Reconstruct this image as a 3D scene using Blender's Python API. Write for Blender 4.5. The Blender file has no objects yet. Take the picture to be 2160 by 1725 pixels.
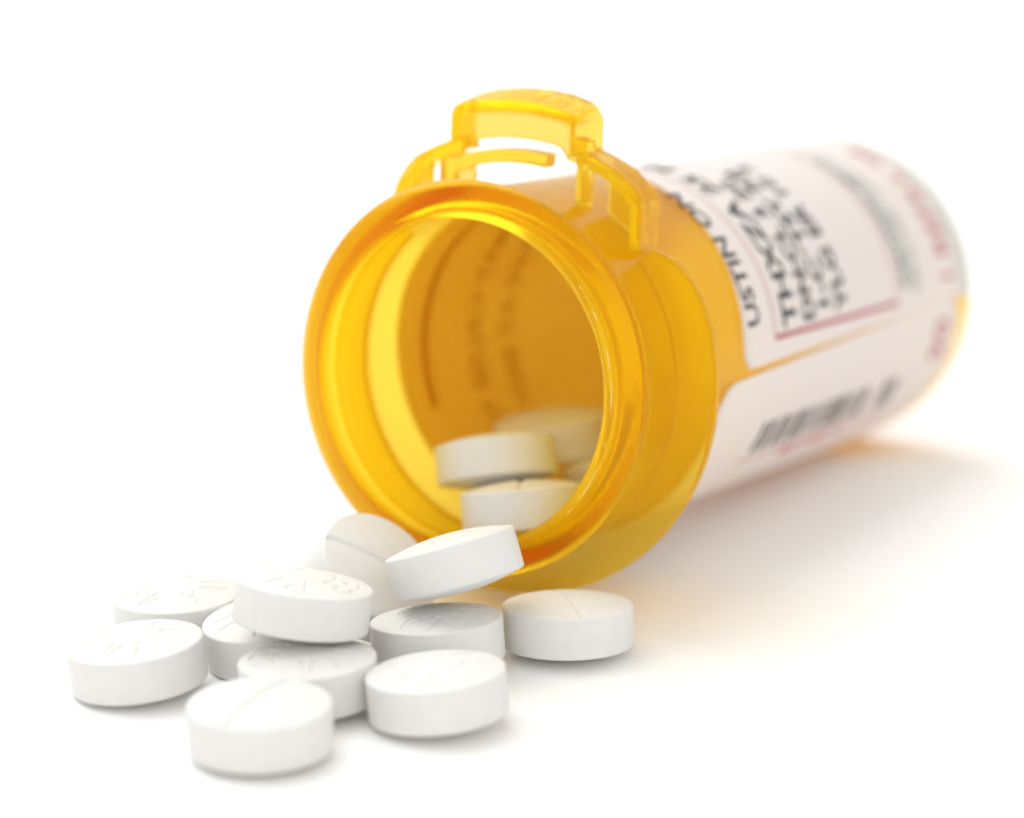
import bpy, bmesh, math, random
import numpy as np
from mathutils import Vector, Matrix
random.seed(7)
scene = bpy.context.scene
COL = scene.collection
MM = 0.001            # everything below is measured in millimetres

# ------------------------------------------------------------------ camera
F_PX, PITCH, CAM_H = 5741.96, 0.23328, 68.336
cam_d = bpy.data.cameras.new("camera")
cam_d.sensor_width = 36.0
cam_d.lens = F_PX / 2160 * 36.0
cam_d.clip_start = 0.01
cam_d.clip_end = 50
cam_d.dof.use_dof = True
cam_d.dof.focus_distance = 0.210
cam_d.dof.aperture_fstop = 15.5
cam = bpy.data.objects.new("camera", cam_d)
cam.location = (0, 0, CAM_H * MM)
cam.rotation_euler = (math.pi / 2 - PITCH, 0, 0)
COL.objects.link(cam)
scene.camera = cam

# ------------------------------------------------------------------ studio light
world = bpy.data.worlds.new("World")
scene.world = world
world.use_nodes = True
bg = world.node_tree.nodes["Background"]
bg.inputs[0].default_value = (1.0, 0.99, 0.955, 1)
bg.inputs[1].default_value = 0.74


def softbox(name, loc, target, size, power, color=(1, 1, 1)):
    l = bpy.data.lights.new(name, 'AREA')
    l.shape = 'RECTANGLE'
    l.size, l.size_y = size
    l.energy = power
    l.color = color
    o = bpy.data.objects.new(name, l)
    o.location = loc
    d = Vector(target) - Vector(loc)
    o.rotation_euler = d.to_track_quat('-Z', 'Y').to_euler()
    COL.objects.link(o)
    return o


# key softbox: above, to the left and a little behind the bottle
softbox("key_softbox", (-0.25, 0.52, 0.60), (0.0, 0.21, 0.0), (0.72, 0.72), 3.3, (1.0, 0.995, 0.985))
# added fill light beside the camera, which opens the tablets' edges, the mouth and the label side
softbox("added_fill", (0.06, -0.34, 0.30), (0.0, 0.22, 0.01), (0.45, 0.40), 0.45, (1.0, 1.0, 1.0))

scene.view_settings.view_transform = 'Standard'
scene.view_settings.look = 'None'
scene.view_settings.exposure = 0.33
scene.view_settings.gamma = 1.0
scene.view_settings.use_curve_mapping = False
cy = scene.cycles
cy.use_denoising = True
cy.max_bounces = 40
cy.transmission_bounces = 32
cy.diffuse_bounces = 20
cy.glossy_bounces = 8
cy.transparent_max_bounces = 12
cy.caustics_reflective = True
cy.caustics_refractive = True
cy.blur_glossy = 0.3
cy.sample_clamp_indirect = 20.0


# ------------------------------------------------------------------ helpers
def tag(o, label=None, cat=None, group=None, kind=None):
    if label: o['label'] = label
    if cat: o['category'] = cat
    if group: o['group'] = group
    if kind: o['kind'] = kind
    return o


def mesh_obj(name, verts, faces, mat, parent=None, smooth=True, scale=MM):
    me = bpy.data.meshes.new(name)
    me.from_pydata([tuple(c * scale for c in v) for v in verts], [], faces)
    me.update()
    if mat: me.materials.append(mat)
    if smooth:
        me.polygons.foreach_set('use_smooth', [True] * len(me.polygons))
    o = bpy.data.objects.new(name, me)
    COL.objects.link(o)
    if parent: o.parent = parent
    return o


def recalc(o):
    bm = bmesh.new(); bm.from_mesh(o.data)
    bmesh.ops.recalc_face_normals(bm, faces=bm.faces[:])
    bm.to_mesh(o.data); bm.free(); o.data.update()


def nodes_mat(name):
    m = bpy.data.materials.new(name)
    m.use_nodes = True
    nt = m.node_tree
    return m, nt, nt.nodes["Principled BSDF"], nt.nodes["Material Output"]


# ------------------------------------------------------------------ materials
def amber_plastic():
    m, nt, p, out = nodes_mat("amber_plastic")
    p.inputs['Base Color'].default_value = (1, 0.90, 0.40, 1)
    p.inputs['Specular Tint'].default_value = (1.0, 0.84, 0.38, 1)
    p.inputs['Roughness'].default_value = 0.14
    p.inputs['IOR'].default_value = 1.35
    p.inputs['Transmission Weight'].default_value = 1.0
    # polypropylene is a little milky: part of the light is scattered at the skin
    d = nt.nodes.new('ShaderNodeBsdfDiffuse'); t = nt.nodes.new('ShaderNodeBsdfTranslucent')
    d.inputs[0].default_value = (1.0, 0.60, 0.01, 1); t.inputs[0].default_value = (1.0, 0.77, 0.05, 1)
    md = nt.nodes.new('ShaderNodeMixShader'); md.inputs[0].default_value = 0.78
    mg = nt.nodes.new('ShaderNodeMixShader'); mg.inputs[0].default_value = 0.30
    nt.links.new(d.outputs[0], md.inputs[1]); nt.links.new(t.outputs[0], md.inputs[2])
    nt.links.new(p.outputs[0], mg.inputs[1]); nt.links.new(md.outputs[0], mg.inputs[2])
    nt.links.new(mg.outputs[0], out.inputs['Surface'])
    v = nt.nodes.new('ShaderNodeVolumeAbsorption')
    D = 1500.0
    v.inputs['Density'].default_value = D
    v.inputs['Color'].default_value = (1 - 0.0 / D, 1 - 62.0 / D, 1 - 800.0 / D, 1)
    nt.links.new(v.outputs[0], out.inputs['Volume'])
    # the faint orange peel of moulded plastic
    tc = nt.nodes.new('ShaderNodeTexCoord')
    n = nt.nodes.new('ShaderNodeTexNoise'); n.inputs['Scale'].default_value = 420
    b = nt.nodes.new('ShaderNodeBump'); b.inputs['Strength'].default_value = 0.12
    b.inputs['Distance'].default_value = 0.0002
    nt.links.new(tc.outputs['Object'], n.inputs['Vector'])
    nt.links.new(n.outputs[0], b.inputs['Height'])
    nt.links.new(b.outputs[0], p.inputs['Normal'])
    # handling marks: patches and fine streaks that dull the gloss
    n2 = nt.nodes.new('ShaderNodeTexNoise'); n2.inputs['Scale'].default_value = 160; n2.inputs['Detail'].default_value = 8
    n2.inputs['Distortion'].default_value = 1.2
    mr = nt.nodes.new('ShaderNodeMapRange')
    mr.inputs['From Min'].default_value = 0.35; mr.inputs['From Max'].default_value = 0.7
    mr.inputs['To Min'].default_value = 0.09; mr.inputs['To Max'].default_value = 0.26
    nt.links.new(tc.outputs['Object'], n2.inputs['Vector'])
    nt.links.new(n2.outputs[0], mr.inputs['Value'])
    nt.links.new(mr.outputs[0], p.inputs['Roughness'])
    return m


def pill_mat():
    m, nt, p, out = nodes_mat("pressed_tablet")
    p.inputs['Roughness'].default_value = 0.55
    p.inputs['Specular IOR Level'].default_value = 0.3
    tc = nt.nodes.new('ShaderNodeTexCoord')
    n = nt.nodes.new('ShaderNodeTexNoise'); n.inputs['Scale'].default_value = 900
    n.inputs['Detail'].default_value = 6
    b = nt.nodes.new('ShaderNodeBump'); b.inputs['Strength'].default_value = 0.25
    b.inputs['Distance'].default_value = 0.00006
    r = nt.nodes.new('ShaderNodeValToRGB')
    r.color_ramp.elements[0].position = 0.3
    r.color_ramp.elements[0].color = (0.70, 0.697, 0.684, 1)
    r.color_ramp.elements[1].position = 0.7
    r.color_ramp.elements[1].color = (0.73, 0.727, 0.714, 1)
    nt.links.new(tc.outputs['Object'], n.inputs['Vector'])
    nt.links.new(n.outputs[0], b.inputs['Height'])
    nt.links.new(n.outputs[0], r.inputs[0])
    nt.links.new(r.outputs[0], p.inputs['Base Color'])
    nt.links.new(b.outputs[0], p.inputs['Normal'])
    return m


def paper_mat(name="label_paper", mix=0.38, through=(1.0, 0.97, 0.95, 1)):
    m, nt, p, out = nodes_mat(name)
    nt.nodes.remove(p)
    d = nt.nodes.new('ShaderNodeBsdfDiffuse'); t = nt.nodes.new('ShaderNodeBsdfTranslucent')
    g = nt.nodes.new('ShaderNodeBsdfGlossy'); mx = nt.nodes.new('ShaderNodeMixShader')
    mg = nt.nodes.new('ShaderNodeMixShader')
    tc = nt.nodes.new('ShaderNodeTexCoord')
    n = nt.nodes.new('ShaderNodeTexNoise'); n.inputs['Scale'].default_value = 300
    r = nt.nodes.new('ShaderNodeValToRGB')
    r.color_ramp.elements[0].color = (0.925, 0.95, 0.955, 1)
    r.color_ramp.elements[1].color = (0.945, 0.97, 0.975, 1)
    nt.links.new(tc.outputs['Object'], n.inputs['Vector'])
    nt.links.new(n.outputs[0], r.inputs[0])
    nt.links.new(r.outputs[0], d.inputs[0])
    t.inputs[0].default_value = through
    g.inputs['Roughness'].default_value = 0.35
    mx.inputs[0].default_value = mix
    nt.links.new(d.outputs[0], mx.inputs[1]); nt.links.new(t.outputs[0], mx.inputs[2])
    mg.inputs[0].default_value = 0.03
    nt.links.new(mx.outputs[0], mg.inputs[1]); nt.links.new(g.outputs[0], mg.inputs[2])
    nt.links.new(mg.outputs[0], out.inputs['Surface'])
    return m


def ink(name, col, mix=0.0):
    m, nt, p, out = nodes_mat(name)
    tc = nt.nodes.new('ShaderNodeTexCoord')
    n = nt.nodes.new('ShaderNodeTexNoise'); n.inputs['Scale'].default_value = 1500
    r = nt.nodes.new('ShaderNodeValToRGB')
    r.color_ramp.elements[0].color = (*[c * 0.8 for c in col], 1)
    r.color_ramp.elements[1].color = (*col, 1)
    nt.links.new(tc.outputs['Object'], n.inputs['Vector'])
    nt.links.new(n.outputs[0], r.inputs[0])
    nt.links.new(r.outputs[0], p.inputs['Base Color'])
    p.inputs['Roughness'].default_value = 0.6
    return m


def ground_mat():
    m, nt, p, out = nodes_mat("white_paper_sweep")
    p.inputs['Roughness'].default_value = 0.7
    p.inputs['Specular IOR Level'].default_value = 0.25
    tc = nt.nodes.new('ShaderNodeTexCoord')
    n = nt.nodes.new('ShaderNodeTexNoise'); n.inputs['Scale'].default_value = 700
    n.inputs['Detail'].default_value = 5
    r = nt.nodes.new('ShaderNodeValToRGB')
    r.color_ramp.elements[0].color = (0.895, 0.895, 0.885, 1)
    r.color_ramp.elements[1].color = (0.915, 0.915, 0.905, 1)
    b = nt.nodes.new('ShaderNodeBump'); b.inputs['Strength'].default_value = 0.08
    b.inputs['Distance'].default_value = 0.0001
    nt.links.new(tc.outputs['Object'], n.inputs['Vector'])
    nt.links.new(n.outputs[0], r.inputs[0]); nt.links.new(n.outputs[0], b.inputs['Height'])
    nt.links.new(r.outputs[0], p.inputs['Base Color'])
    nt.links.new(b.outputs[0], p.inputs['Normal'])
    return m


AMBER, PILL, PAPER = amber_plastic(), pill_mat(), paper_mat()
GLOWBACK = paper_mat('label_glow_side', 0.72, (1.0, 0.78, 0.54, 1))   # adhesive back, tinted with the orange glow inside the bottle
BLACK = ink("black_ink", (0.015, 0.018, 0.03))
GREY = ink("grey_ink", (0.42, 0.41, 0.38))
LIGHTGREY = ink("light_grey_ink", (0.66, 0.64, 0.60))
RED = ink("red_ink", (0.45, 0.03, 0.06))
PALERED = ink("pale_red_ink", (0.60, 0.12, 0.12))
GROUND = ground_mat()

# ------------------------------------------------------------------ white surface
gv = [(-1500, -1500, 0), (1500, -1500, 0), (1500, 3000, 0), (-1500, 3000, 0)]
g = mesh_obj("tabletop", gv, [(0, 1, 2, 3)], GROUND, smooth=False)
tag(g, "seamless white studio surface under the bottle and tablets", None, None, 'structure')

# ------------------------------------------------------------------ the bottle frame
# M: centre of the mouth, local x = axis into the bottle, local y = to the photo's left, z = up
Mo = Vector((-4.239, 214.842, 19.487))
ax = Vector((0.5118, 0.8573, -0.0552)).normalized()
uu = Vector((-0.8586, 0.5126, 0.0)).normalized()
vv = ax.cross(uu).normalized()
if vv.z < 0: vv = -vv
uu = vv.cross(ax).normalized()
ROT = Matrix(((ax.x, uu.x, vv.x), (ax.y, uu.y, vv.y), (ax.z, uu.z, vv.z))).to_4x4()
bottle = bpy.data.objects.new("pill_bottle", None)
bottle.empty_display_size = 0.01
bottle.matrix_world = Matrix.Translation(Mo * MM) @ ROT
COL.objects.link(bottle)
tag(bottle, "translucent amber prescription bottle lying open on its side with white labels", "bottle")
# angles: 0 = left, 90 = up, 180 = right (seen from the mouth)


def cyl(s, r, deg):
    t = math.radians(deg)
    return (s, r * math.cos(t), r * math.sin(t))


# ---- body: one lathed, closed wall
prof = [(0.0, 13.30), (0.0, 13.92), (0.06, 14.05), (0.22, 14.55), (0.42, 15.30), (0.62, 15.85), (0.9, 16.2), (1.2, 16.36),
        (1.5, 16.3), (1.75, 16.05), (1.95, 15.7), (2.15, 15.45), (2.4, 15.52), (2.65, 15.82), (3.1, 15.84), (3.35, 15.6), (3.6, 15.38),
        (8, 15.38), (10, 15.38), (10.4, 15.34),
        (30, 15.34), (55, 15.34), (72.4, 15.30), (73.3, 15.10), (73.9, 14.6), (74.15, 13.9), (74.15, 12.6),
        (73.6, 11.9), (73.6, 0.0)]
inner = [(72.2, 0.0), (72.2, 12.4), (71.9, 13.4), (71.2, 13.95), (70.3, 14.12), (40, 14.16), (12, 14.2), (3.9, 14.2), (3.45, 14.05), (3.2, 13.75), (2.95, 13.62), (2.7, 13.72), (2.3, 13.85), (1.3, 13.85), (0.8, 13.7), (0.45, 13.42), (0.08, 13.28)]


def dens(P, maxd=0.8):
    out = []
    for a, b in zip(P, P[1:]):
        d = math.hypot(b[0] - a[0], b[1] - a[1]); n = max(1, min(20, int(d / maxd)))
        for k in range(n): out.append((a[0] + (b[0] - a[0]) * k / n, a[1] + (b[1] - a[1]) * k / n))
    out.append(P[-1]); return out


P = dens(prof + inner)
NS = 288
verts, faces, rings = [], [], []
rnd = random.Random(3)
chip = [0.0] * NS
for k in range(0, NS, 1):
    if rnd.random() < 0.04:
        ln, dd = rnd.randint(3, 22), rnd.uniform(-0.035, 0.015)
        for j in range(ln): chip[(k + j) % NS] = dd * math.sin(math.pi * (j + 0.5) / ln)
for (s, r) in P:
    if r == 0:
        verts.append((s, 0, 0)); rings.append([len(verts) - 1]); continue
    ring = []
    for k in range(NS):
        rr, ss = r, s
        if s < 0.25 and 13.8 < r < 14.2:
            rr += chip[k]; ss += chip[k] * 0.6
        verts.append(cyl(ss, rr, 360 * k / NS)); ring.append(len(verts) - 1)
    rings.append(ring)
nr = len(rings)
for i in range(nr):
    A, B = rings[i], rings[(i + 1) % nr]
    if len(A) == 1 and len(B) == 1: continue
    for k in range(NS):
        k2 = (k + 1) % NS
        if len(A) == 1: faces.append((A[0], B[k2], B[k]))
        elif len(B) == 1: faces.append((A[k], A[k2], B[0]))
        else: faces.append((A[k], A[k2], B[k2], B[k]))
body = mesh_obj("bottle_body", verts, faces, AMBER, bottle)
recalc(body)


# ---- extruded plates, fused by a voxel remesh (moulded look)
def prism(bm, poly, s0, s1):
    """poly: (X right, Y up) in the plane across the axis"""
    lo = [bm.verts.new((s0, -x, y)) for x, y in poly]
    hi = [bm.verts.new((s1, -x, y)) for x, y in poly]
    n = len(poly)
    fs = [bm.faces.new(lo), bm.faces.new(hi[::-1])]
    for i in range(n):
        fs.append(bm.faces.new((lo[i], hi[i], hi[(i + 1) % n], lo[(i + 1) % n])))
    return fs


def pol(r, deg):
    t = math.radians(deg); return (-r * math.cos(t), r * math.sin(t))


def arcp(r, a0, a1, n=14):
    return [pol(r, a0 + (a1 - a0) * k / n) for k in range(n + 1)]


def band(r0, r1, a0, a1, n=16):
    return arcp(r1, a0, a1, n) + arcp(r0, a1, a0, n)


def fuse(name, build, voxel, smooth_it, mat, parent, remesh=True):
    bm = bmesh.new(); build(bm)
    bmesh.ops.triangulate(bm, faces=bm.faces[:])
    bmesh.ops.recalc_face_normals(bm, faces=bm.faces[:])
    me = bpy.data.meshes.new(name + "_source"); bm.to_mesh(me); bm.free()
    o = bpy.data.objects.new(name, me); COL.objects.link(o)
    if remesh:
        md = o.modifiers.new("fuse", 'REMESH'); md.mode = 'VOXEL'; md.voxel_size = voxel
        md.use_smooth_shade = True
    if smooth_it:
        ms = o.modifiers.new("soften", 'SMOOTH'); ms.factor = 0.5; ms.iterations = smooth_it
    dg = bpy.context.evaluated_depsgraph_get()
    me2 = bpy.data.meshes.new_from_object(o.evaluated_get(dg))
    me2.name = name
    o.modifiers.clear(); o.data = me2
    bpy.data.meshes.remove(me)
    me2.transform(Matrix.Scale(MM, 4))
    me2.materials.clear(); me2.materials.append(mat)
    me2.polygons.foreach_set('use_smooth', [True] * len(me2.polygons))
    me2.update()
    o.parent = parent
    return o


RI = 15.3   # moulded into the neck


def build_collar(bm):
    out = []
    for a, r in [(46, 17.2), (44, 18.0), (41, 18.6), (37, 18.95), (33, 19.1)]: out.append((a, r))
    for a in range(28, -190, -4): out.append((a, 19.1))
    for a, r in [(-194, 19.1), (-199, 19.05), (-204, 18.95), (-208, 18.8), (-212, 18.5), (-215, 18.2), (-218, 17.7), (-221, 17.1)]: out.append((a, r))
    s0, s1 = 8.0, 8.85
    n = len(out)
    a1 = 46; a2 = -221
    prev = None
    for a, r in out:
        c = [pol(RI, a), pol(r, a)]
        if prev is not None:
            prism(bm, [prev[0], prev[1], c[1], c[0]], s0, s1)
        prev = c

collar = fuse("collar", build_collar, 0.11, 3, AMBER, bottle)


def hood_r(s, base):   # the thumb face of the tab rises towards its back
    return base + 1.05 * max(0.0, (s - 7.9)) / 3.8


def build_latch(bm):
    # left plate with its little slot
    A = lambda r, a: pol(r, a)
    left_out = [(-11.75, 12.6), (-12.0, 13.6), (-11.85, 14.4), (-11.4, 15.3), (-10.7, 16.3), (-9.9, 17.1)] + [A(19.75, a) for a in (61, 64, 68, 72, 74)]
    # pieces around the slot: X -8.45..-7.45, Y 15.2..16.95
    prism(bm, [(-8.45, 13.9)] + [(-11.3, 12.0)] + left_out[:7] + [(-8.45, 17.63)], 8.0, 8.95)
    prism(bm, [(-8.5, 16.95), (-8.5, 17.62)] + [A(19.75, a) for a in (66, 70, 74)] + [(-5.4, 16.95)], 8.0, 8.95)
    prism(bm, [(-7.45, 14.2), (-7.45, 17.2), (-6.3, 17.2), (-6.3, 14.7)], 8.0, 9.6)
    prism(bm, [(-6.4, 16.3), (-6.4, 17.3), (-4.1, 17.3), (-4.1, 16.0)], 8.0, 8.5)
    prism(bm, [(-6.4, 15.0), (-6.4, 16.4), (-3.9, 16.4), (-4.0, 15.6), (-4.2, 15.35)], 8.0, 8.5)
    # spring finger
    prism(bm, band(17.2, 18.35, 69, 99, 14), 8.0, 9.75)
    # rim walls running back from the outer outline, both sides
    prism(bm, band(18.75, 19.75, 60, 73, 8), 8.0, 11.4)
    prism(bm, [(-12.0, 12.4), (-12.05, 13.7), (-11.8, 14.5), (-9.7, 17.2), (-9.2, 16.6), (-10.9, 14.4), (-11.1, 12.8)], 8.0, 11.2)
    R2 = 0.0
    prism(bm, band(18.5, 19.6, 107, 120, 8), 8.0, 11.4)
    prism(bm, [A(19.6, 119.5), (11.15, 15.9), (11.75, 14.9), (11.7, 11.0), (10.75, 11.0), (10.75, 14.4), (10.2, 15.2), A(18.4, 119.5)], 8.0, 11.3)
    # web at the back of the right side
    prism(bm, [(7.6, 13.5), (7.6, 17.2), A(18.8, 116), A(18.9, 120), (10.9, 15.2), (11.0, 11.4), (9.5, 12.2)], 10.0, 10.75)
    # posts
    prism(bm, [(5.65, 14.4), (5.65, 19.6), (6.6, 19.4), (6.6, 14.0)], 8.0, 9.6)
    # thumb tab: thin front wall, side walls and a roof that climbs towards the back
    FO = [(-6.44, 18.4), (-6.44, 20.7), (-6.23, 21.4), (-5.68, 21.75), (-5.08, 21.95), (-3.71, 22.17), (-1.61, 22.33), (0, 22.33), (1.24, 22.28), (3.26, 22.02), (4.83, 21.66), (5.3, 21.45), (5.5, 21.1), (5.5, 18.2)]
    BO = [(-6.8, 18.4), (-6.8, 20.9), (-6.6, 21.8), (-6.1, 22.3), (-5.4, 22.58), (-3.86, 22.93), (-2.0, 23.14), (-0.5, 23.18), (1.0, 23.15), (3.2, 22.88), (4.94, 22.37), (5.55, 21.95), (6.08, 21.05), (6.1, 18.2)]
    FI = [(-5.6, 18.4), (-5.6, 20.0), (-5.5, 20.5), (-5.2, 20.7), (-4.8, 20.85), (-3.6, 21.07), (-1.6, 21.23), (0, 21.23), (1.2, 21.18), (3.1, 20.92), (4.25, 20.62), (4.6, 20.5), (4.72, 20.2), (4.72, 18.2)]
    BI = [(x * 1.1, y + (0.9 if y > 19 else 0)) for x, y in FI]
    NSL = 10
    mixp = lambda A_, B_, t: [(p[0] + (q[0] - p[0]) * t, p[1] + (q[1] - p[1]) * t) for p, q in zip(A_, B_)]
    for k in range(len(FO) - 1):
        quads = []
        for (O_, I_, s_) in ((FO, FI, 7.95), (mixp(FO, BO, 0.55), mixp(FI, BI, 0.5), 9.8), (BO, BI, 11.75)):
            quads.append([bm.verts.new((s_, -x, y)) for x, y in (O_[k], O_[k + 1], I_[k + 1], I_[k])])
        bm.faces.new(quads[0]); bm.faces.new(quads[-1][::-1])
        for q0, q1 in zip(quads, quads[1:]):
            for j in range(4):
                bm.faces.new((q0[j], q1[j], q1[(j + 1) % 4], q0[(j + 1) % 4]))
    prism(bm, [(-6.44, 17.0)] + FO[1:13] + [(5.5, 17.6), (4.9, 17.75), (4.55, 18.2), (4.3, 18.74)] + arcp(19.22, 101, 78, 10) + [(-4.3, 18.6), (-4.6, 18.2), (-5.4, 18.0), (-5.4, 17.0)], 7.98, 8.5)
    # raised word on the thumb face
    strokes = {
        'P': [(0, 0, 0, 2), (0, 2, .8, 2), (.8, 2, .8, 1), (0, 1, .8, 1)],
        'U': [(0, 0, 0, 2), (.9, 0, .9, 2), (0, 0, .9, 0)],
        'S': [(0, 0, .8, 0), (.8, 0, .8, 1), (0, 1, .8, 1), (0, 1, 0, 2), (0, 2, .8, 2)],
        'H': [(0, 0, 0, 2), (.85, 0, .85, 2), (0, 1, .85, 1)]}
    x = -4.2
    for ch in "PUSH":
        for (x0, y0, x1, y1) in strokes[ch]:
            for q in range(7):
                fx = x + (x0 + (x1 - x0) * q / 6) * 1.5; fs = 8.6 + (y0 + (y1 - y0) * q / 6) * 1.25
                t = (fs - 7.95) / 3.8
                ytop = 22.33 + 0.85 * t - 0.026 * (fx + 0.5 - 0.3 * t) ** 2
                h = 0.16
                prism(bm, [(fx - h, ytop - 0.5), (fx + h, ytop - 0.5), (fx + h, ytop + 0.13), (fx - h, ytop + 0.13)], fs - 0.17, fs + 0.17)
        x += 2.25


latch = fuse("locking_tab", build_latch, 0.085, 3, AMBER, bottle)


# ---- labels (paper, curved round the body)
def label_mesh(name, a0, a1, s0f, s1f, r0, r1, corner, parent):
    """sheet from angle a0 to a1, its s range given by functions of the angle; rounded corner at a0"""
    n = max(20, int(abs(a1 - a0) / 1.2)); ns = 24
    angs = []
    for k in range(13): angs.append(a0 + (a1 - a0) / abs(a1 - a0) * math.degrees(corner * (1 - math.cos(math.pi / 2 * k / 12)) / r0))
    aa = angs[-1]
    for k in range(1, n + 1): angs.append(aa + (a1 - aa) * k / n)
    V = []; Fc = []
    m = len(angs)
    for side, r in ((0, r1), (1, r0)):
        for i, a in enumerate(angs):
            lo, hi = s0f(a), s1f(a)
            d = abs(math.radians(a - a0)) * r0
            if d < corner:
                ins = corner - math.sqrt(max(0, corner ** 2 - (corner - d) ** 2)); lo += ins; hi -= ins
            for j in range(ns + 1):
                s = lo + (hi - lo) * j / ns
                # long edge slightly skewed
                sk = SKEW.get(name, 0) * (s - lo) if i == 0 else SKEW.get(name, 0) * (s - lo) * max(0, 1 - abs(a - a0) / 30)
                V.append(cyl(s, r, a + sk))
    o2 = m * (ns + 1)
    for i in range(m - 1):
        for j in range(ns):
            a = i * (ns + 1) + j; b = a + ns + 1
            Fc.append((a, a + 1, b + 1, b)); Fc.append((a + o2, b + o2, b + 1 + o2, a + 1 + o2))
    for i in range(m - 1):
        for j in (0, ns):
            a = i * (ns + 1) + j; b = a + ns + 1
            Fc.append((a, b, b + o2, a + o2))
    for i in (0, m - 1):
        for j in range(ns):
            a = i * (ns + 1) + j; Fc.append((a, a + 1, a + 1 + o2, a + o2))
    o = mesh_obj(name, V, Fc, PAPER, parent)
    recalc(o)
    o.data.materials.append(GLOWBACK)
    quads = (m - 1) * ns
    for i in range(quads): o.data.polygons[2 * i + 1].material_index = 1
    return o


SKEW = {"prescription_label": -0.09, "barcode_label": -0.155}
sA0 = lambda a: 20.9 + 0.042 * max(0, 170 - a) if a < 170 else 20.9
sA1 = lambda a: 72.3
labA = label_mesh("prescription_label", 180.6, 62, sA0, sA1, 15.37, 15.45, 1.6, bottle)
sB0 = lambda a: 16.4 - 0.017 * (a - 190)
sB1 = lambda a: 69.6 - 0.075 * min(90, max(0, a - 205))
labB = label_mesh("barcode_label", 183.4, 424, sB0, sB1, 15.47, 15.55, 3.0, bottle)
labA['label'] = "white prescription label with black print and a red frame"
labB['label'] = "white label end with a barcode and red number"

# ---- print on the labels
RA, RB = 15.475, 15.575


def wrap_xy(x, y, s0, a0, r):
    """x runs up round the bottle, y towards the mouth"""
    return cyl(s0 - y, r, a0 - math.degrees(x / r))


def printed_text(name, txt, size, s_base, ang0, r, mat, parent, xscale=1.0, bold=0.0):
    cu = bpy.data.curves.new("txt", 'FONT')
    cu.body = txt; cu.size = size; cu.fill_mode = 'FRONT'; cu.resolution_u = 2
    cu.offset = bold
    t = bpy.data.objects.new("txt", cu); COL.objects.link(t)
    dg = bpy.context.evaluated_depsgraph_get()
    me = bpy.data.meshes.new_from_object(t.evaluated_get(dg))
    bpy.data.objects.remove(t); bpy.data.curves.remove(cu)
    bm = bmesh.new(); bm.from_mesh(me)
    bmesh.ops.triangulate(bm, faces=bm.faces[:])
    long_e = [e for e in bm.edges if e.calc_length() > 0.8]
    bmesh.ops.subdivide_edges(bm, edges=long_e, cuts=2)
    for v in bm.verts:
        v.co = Vector(wrap_xy(v.co.x * xscale, v.co.y, s_base, ang0, r)) * MM
    bm.to_mesh(me); bm.free()
    me.name = name; me.materials.clear(); me.materials.append(mat)
    o = bpy.data.objects.new(name, me); COL.objects.link(o); o.parent = parent
    return o


def patch(name, boxes, r, mat, parent):
    """boxes: (s0, s1, ang0, ang1) printed areas"""
    V, Fc = [], []
    for s0, s1, a0, a1 in boxes:
        n = max(1, int(abs(a1 - a0) / 3)); b = len(V)
        for k in range(n + 1):
            a = a0 + (a1 - a0) * k / n
            V += [cyl(s0, r, a), cyl(s1, r, a)]
        for k in range(n): Fc.append((b + 2 * k, b + 2 * k + 1, b + 2 * k + 3, b + 2 * k + 2))
    return mesh_obj(name, V, Fc, mat, parent)


printed_text("printed_name", "USTIN ON", 3.3, 24.3, 167.6, RA, BLACK, labA, 0.93, 0.07)
patch("red_frame", [(26.9, 27.08, 173.5, 75), (27.08, 54.0, 173.4, 171.9), (53.9, 54.1, 171.9, 75)], RA, RED, labA)
for txt, sz, sb, a0, mt in [("THXZA 25 M", 3.9, 31.5, 170.3, BLACK), ("DN:CL 3 20", 3.2, 35.2, 170.5, BLACK),
                            ("1-C*TSY RB", 3.4, 38.7, 169.0, BLACK), ("YLG ER 10 2", 3.4, 42.3, 169.5, BLACK)]:
    printed_text("printed_line", txt, sz, sb, a0, RA, mt, labA, 0.97, 0.11)
patch("grey_band", [(55.2, 59.8, 168, 100)], RA, LIGHTGREY, labA)
printed_text("printed_line", "CAUTION 08515", 2.4, 56.9, 168, RA + 0.02, BLACK, labA, 0.9, 0.03)
printed_text("printed_line", "DR K. LEE  1-20", 2.2, 59.5, 171, RA + 0.02, GREY, labA, 0.9, 0.03)
printed_text("printed_line", "1 REFILL 08", 3.9, 68.0, 171.5, RA, RED, labA, 0.95, 0.04)
patch("grey_band", [(69.2, 72.6, 177, 90)], RA, LIGHTGREY, labA)

# barcode: bars run round the bottle, set side by side along it
bars = []
s = 27.4
rb = random.Random(11)
while s < 57.5:
    w = rb.choice((0.28, 0.28, 0.5, 0.8)); g_ = rb.choice((0.3, 0.32, 0.55, 0.8))
    if 50.5 < s < 53.2: s += w + g_; continue
    bars.append((s, s + w, 201.5 + 0.0 * s, 213.5))
    s += w + g_
patch("barcode", bars, RB, BLACK, labB)
patch("red_rule", [(26.0, 57.0, 216.0, 216.7)], RB, PALERED, labB)


def text_along(name, txt, size, s0, a_base, r, mat, parent):
    """text running along the bottle, its feet at a_base"""
    cu = bpy.data.curves.new("txt", 'FONT'); cu.body = txt; cu.size = size; cu.offset = 0.03; cu.resolution_u = 2
    t = bpy.data.objects.new("txt", cu); COL.objects.link(t)
    me = bpy.data.meshes.new_from_object(t.evaluated_get(bpy.context.evaluated_depsgraph_get()))
    bpy.data.objects.remove(t); bpy.data.curves.remove(cu)
    for v in me.vertices:
        x, y = v.co.x, v.co.y
        v.co = Vector(cyl(s0 + x, r, a_base - math.degrees(y / r))) * MM
    me.name = name; me.materials.clear(); me.materials.append(mat)
    o = bpy.data.objects.new(name, me); COL.objects.link(o); o.parent = parent
    return o


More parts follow.
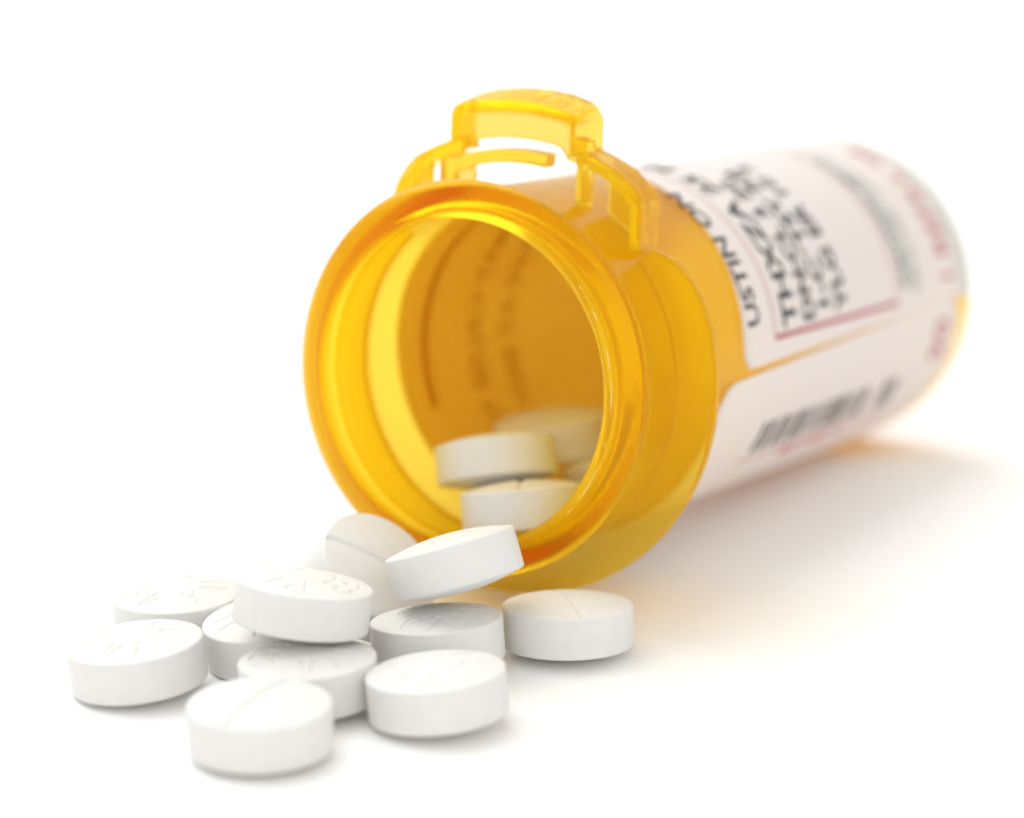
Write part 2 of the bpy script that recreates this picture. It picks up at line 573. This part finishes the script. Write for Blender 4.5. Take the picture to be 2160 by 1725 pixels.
text_along("printed_number", "0615  8 20 1 4", 2.3, 36, 222.5, RB, PALERED, labB)
printed_text("printed_number", "90", 4.6, 66.8, 199.5, RB, RED, labB, 1.0, 0.08)
# print on the far side, showing through the paper inside the bottle
BACKRED = ink("back_red_ink", (0.88, 0.70, 0.63))
BACKGREY = ink("back_grey_ink", (0.76, 0.68, 0.62))
patch("red_frame", [(17.4, 18.5, 335, 415)], RB, BACKRED, labB)
printed_text("printed_line", "MAY CAUSE 50 MG", 3.4, 27.5, 400, RB, BACKGREY, labB, 0.95, 0.04)
printed_text("printed_line", "TAKE AT BEDTIME", 3.4, 33.5, 400, RB, BACKGREY, labB, 0.95, 0.04)

# ---- tiny burrs along the lip
bv, bf = [], []
rb = random.Random(5)
for a_c, ln in [(141, 2.2), (144.5, 1.0), (151, 4.5), (166, 9), (178, 13), (194, 2), (209, 16), (221, 3)]:
    base = len(bv); n = 10
    for k in range(n + 1):
        a = a_c + ln * (k / n - 0.5)
        w = (0.030 * math.sin(math.pi * k / n) + 0.004) * rb.uniform(0.3, 1.0)
        rr = 14.0 + rb.uniform(-0.02, 0.02)
        for (ds, dr) in ((-w, 0), (0, w), (w, 0), (0, -w)):
            bv.append(cyl(-0.01 + ds, rr + dr, a))
    for k in range(n):
        for j in range(4):
            j2 = (j + 1) % 4; p0 = base + 4 * k
            bf.append((p0 + j, p0 + j2, p0 + 4 + j2, p0 + 4 + j))
BURR, _nt, _p, _o = nodes_mat("scuffed_plastic")
_p.inputs['Base Color'].default_value = (0.95, 0.80, 0.50, 1)
_p.inputs['Roughness'].default_value = 0.5
burr = mesh_obj("lip_burr", bv, bf, BURR, bottle)

# ------------------------------------------------------------------ tablets
R, HS, DM = 5.15, 1.6, 0.75
GL = {'P': [(0, 0, 0, 1), (0, 1, .6, 1), (.6, 1, .8, .88), (.8, .88, .8, .66), (.8, .66, .6, .52), (.6, .52, 0, .52)],
      'L': [(0, 1, 0, 0), (0, 0, .75, 0)], 'I': [(.4, 0, .4, 1)],
      'V': [(0, 1, .45, 0), (.45, 0, .9, 1)], 'A': [(0, 0, .45, 1), (.45, 1, .9, 0), (.2, .36, .7, .36)],
      '4': [(.62, 0, .62, 1), (.62, 1, 0, .32), (0, .32, .85, .32)],
      '3': [(0, .95, .35, 1), (.35, 1, .7, .88), (.7, .88, .7, .66), (.7, .66, .35, .53), (.35, .53, .75, .38), (.75, .38, .75, .14), (.75, .14, .35, 0), (.35, 0, 0, .08)]}
segs = []
RC, LH, LW = 3.15, 2.1, 1.55
for ch, a0 in (('P', 0), ('L', -50), ('I', -88), ('V', -122), ('A', -166), ('4', -232), ('3', -268), ('3', -302)):
    for (x0, y0, x1, y1) in GL[ch]:
        m = 3
        for q in range(m):
            pts = []
            for f_ in (q / m, (q + 1) / m):
                x = (x0 + (x1 - x0) * f_ - 0.43) * LW; y = (y0 + (y1 - y0) * f_ - 0.5) * LH
                a = math.radians(a0) - x / RC; pts += [(RC + y) * math.cos(a), (RC + y) * math.sin(a)]
            segs.append(pts)
segs = np.array(segs)


def tablet_mesh():
    NA, NR = 300, 84
    ang = np.arange(NA) * 2 * np.pi / NA
    rr = np.linspace(0, 1, NR + 1)[1:] * 5.0
    X = (rr[:, None] * np.cos(ang)).ravel(); Y = (rr[:, None] * np.sin(ang)).ravel()
    RR = np.hypot(X, Y)
    dome = DM * (1 - (RR / R) ** 2)
    d = np.full(X.shape, 9.0)
    for x0, y0, x1, y1 in segs:
        dx, dy = x1 - x0, y1 - y0
        t = np.clip(((X - x0) * dx + (Y - y0) * dy) / (dx * dx + dy * dy + 1e-9), 0, 1)
        d = np.minimum(d, np.hypot(X - x0 - t * dx, Y - y0 - t * dy))
    sm = lambda x: np.clip(x, 0, 1) ** 2 * (3 - 2 * np.clip(x, 0, 1))
    top = HS + dome - 0.14 * (1 - sm((d - 0.04) / 0.15))
    dsc = np.maximum(np.abs(Y), np.maximum(0, (np.abs(X) - 4.85)) * 2)
    bot = -(HS + dome - 0.20 * (1 - sm((dsc - 0.04) / 0.30)))
    V = [(0, 0, HS + DM)]
    V += list(zip(X, Y, top))
    extra = [(5.09, HS + 0.0), (5.14, HS - 0.06), (5.15, HS - 0.16), (5.15, HS - 1.0), (5.15, -HS + 1.0), (5.15, -HS + 0.16), (5.14, -HS + 0.06), (5.09, -HS)]
    for r_, z_ in extra: V += [(r_ * math.cos(a), r_ * math.sin(a), z_) for a in ang]
    b0 = len(V)
    V += [(x, y, z) for x, y, z in reversed(list(zip(X.reshape(NR, NA), Y.reshape(NR, NA), bot.reshape(NR, NA)))) for x, y, z in zip(x, y, z)]
    V.append((0, 0, -(HS + DM - 0.20)))
    rings = [list(range(1 + i * NA, 1 + (i + 1) * NA)) for i in range(NR * 2 + len(extra))]
    Fc = [(0, rings[0][k], rings[0][(k + 1) % NA]) for k in range(NA)]
    for A, B in zip(rings, rings[1:]):
        Fc += [(A[k], B[k], B[(k + 1) % NA], A[(k + 1) % NA]) for k in range(NA)]
    L = rings[-1]; e = len(V) - 1
    Fc += [(L[(k + 1) % NA], L[k], e) for k in range(NA)]
    me = bpy.data.meshes.new("tablet")
    me.from_pydata([(float(x) * MM, float(y) * MM, float(z) * MM) for x, y, z in V], [], Fc)
    me.materials.append(PILL)
    me.polygons.foreach_set('use_smooth', [True] * len(me.polygons))
    me.update()
    return me


TAB = tablet_mesh()
# centre, axis, turn about the axis, which face is up (+1 lettered, -1 scored), label
tablets = [
    ((-17.733, 181.493, 2.363), (-0.0037, -0.0445, 0.999), 66, -1, "nearest white tablet, scored face up, lying in front of the whole heap"),
    ((-5.443, 188.02, 2.498), (-0.0834, 0.0194, 0.9963), 33, 1, "white lettered tablet in the front row, lying right of the nearest scored tablet"),
    ((-28.221, 195.217, 2.393), (-0.0964, -0.0125, 0.9953), 52, 1, "white lettered tablet at the far left end of the spill, lying flat"),
    ((-15.065, 191.485, 2.274), (-0.0518, 0.0157, 0.9985), 82, 1, "white lettered tablet half hidden behind the nearest scored tablet"),
    ((-15.7, 195.337, 6.915), (0.1287, 0.0844, 0.9881), -97, 1, "white lettered tablet lying on top of two others, tipped down to the right"),
    ((-26.68, 207.58, 2.36), (-0.031, -0.019, 0.999), 110, 1, "blurred white tablet at the back left, behind the leftmost tablet"),
    ((-18.686, 201.114, 2.474), (-0.1177, -0.0643, 0.991), -60, 1, "white tablet mostly covered, under the left edge of the tablet lying on top"),
    ((-11.3, 208.5, 4.95), (0.5279, -0.4825, 0.6989), -11, -1, "cream tinted scored tablet leaning steeply beside the lower left of the bottle mouth"),
    ((-4.421, 201.456, 8.277), (-0.2681, 0.2176, 0.9385), 10, 1, "white tablet propped at a tilt right in front of the bottle's lower lip"),
    ((-5.743, 200.309, 2.56), (-0.0672, 0.0757, 0.9949), 40, 1, "white lettered tablet under the tilted one at the bottle's lip"),
    ((4.377, 204.499, 2.355), (-0.0117, 0.0678, 0.9976), -76.5, -1, "rightmost scored tablet, lying under the rim with warm light on its top"),
    ((0.916, 219.195, 7.767), (-0.0832, 0.2332, 0.9689), 89, -1, "scored tablet inside the bottle, the one nearest its mouth"),
    ((-1.383, 225.145, 10.25), (-0.1018, 0.3518, 0.9305), 30, 1, "tablet inside the bottle lying tipped on the one nearest the mouth"),
    ((3.585, 235.92, 9.821), (-0.1129, 0.0611, 0.9917), 0, 1, "deepest visible tablet inside the bottle, orange and blurred"),
    ((9.623, 231.943, 6.998), (-0.1733, 0.2251, 0.9588), 120, 1, "tablet inside the bottle showing only a sliver at the right of the mouth"),
]
for (c, n, psi, side, lab) in tablets:
    n = Vector(n).normalized()
    t = Vector((1, 0, 0)); e1 = (t - n * t.dot(n)).normalized(); e2 = n.cross(e1)
    p = math.radians(psi)
    x = e1 * math.cos(p) + e2 * math.sin(p)
    z = n * side; y = z.cross(x)
    o = bpy.data.objects.new("tablet", TAB)
    o.matrix_world = Matrix(((x.x, y.x, z.x, c[0] * MM), (x.y, y.y, z.y, c[1] * MM), (x.z, y.z, z.z, c[2] * MM), (0, 0, 0, 1)))
    COL.objects.link(o)
    inside = "inside the bottle" in lab
    tag(o, lab, "tablet", "tablets inside the bottle" if inside else "tablets spilled in front of the bottle")
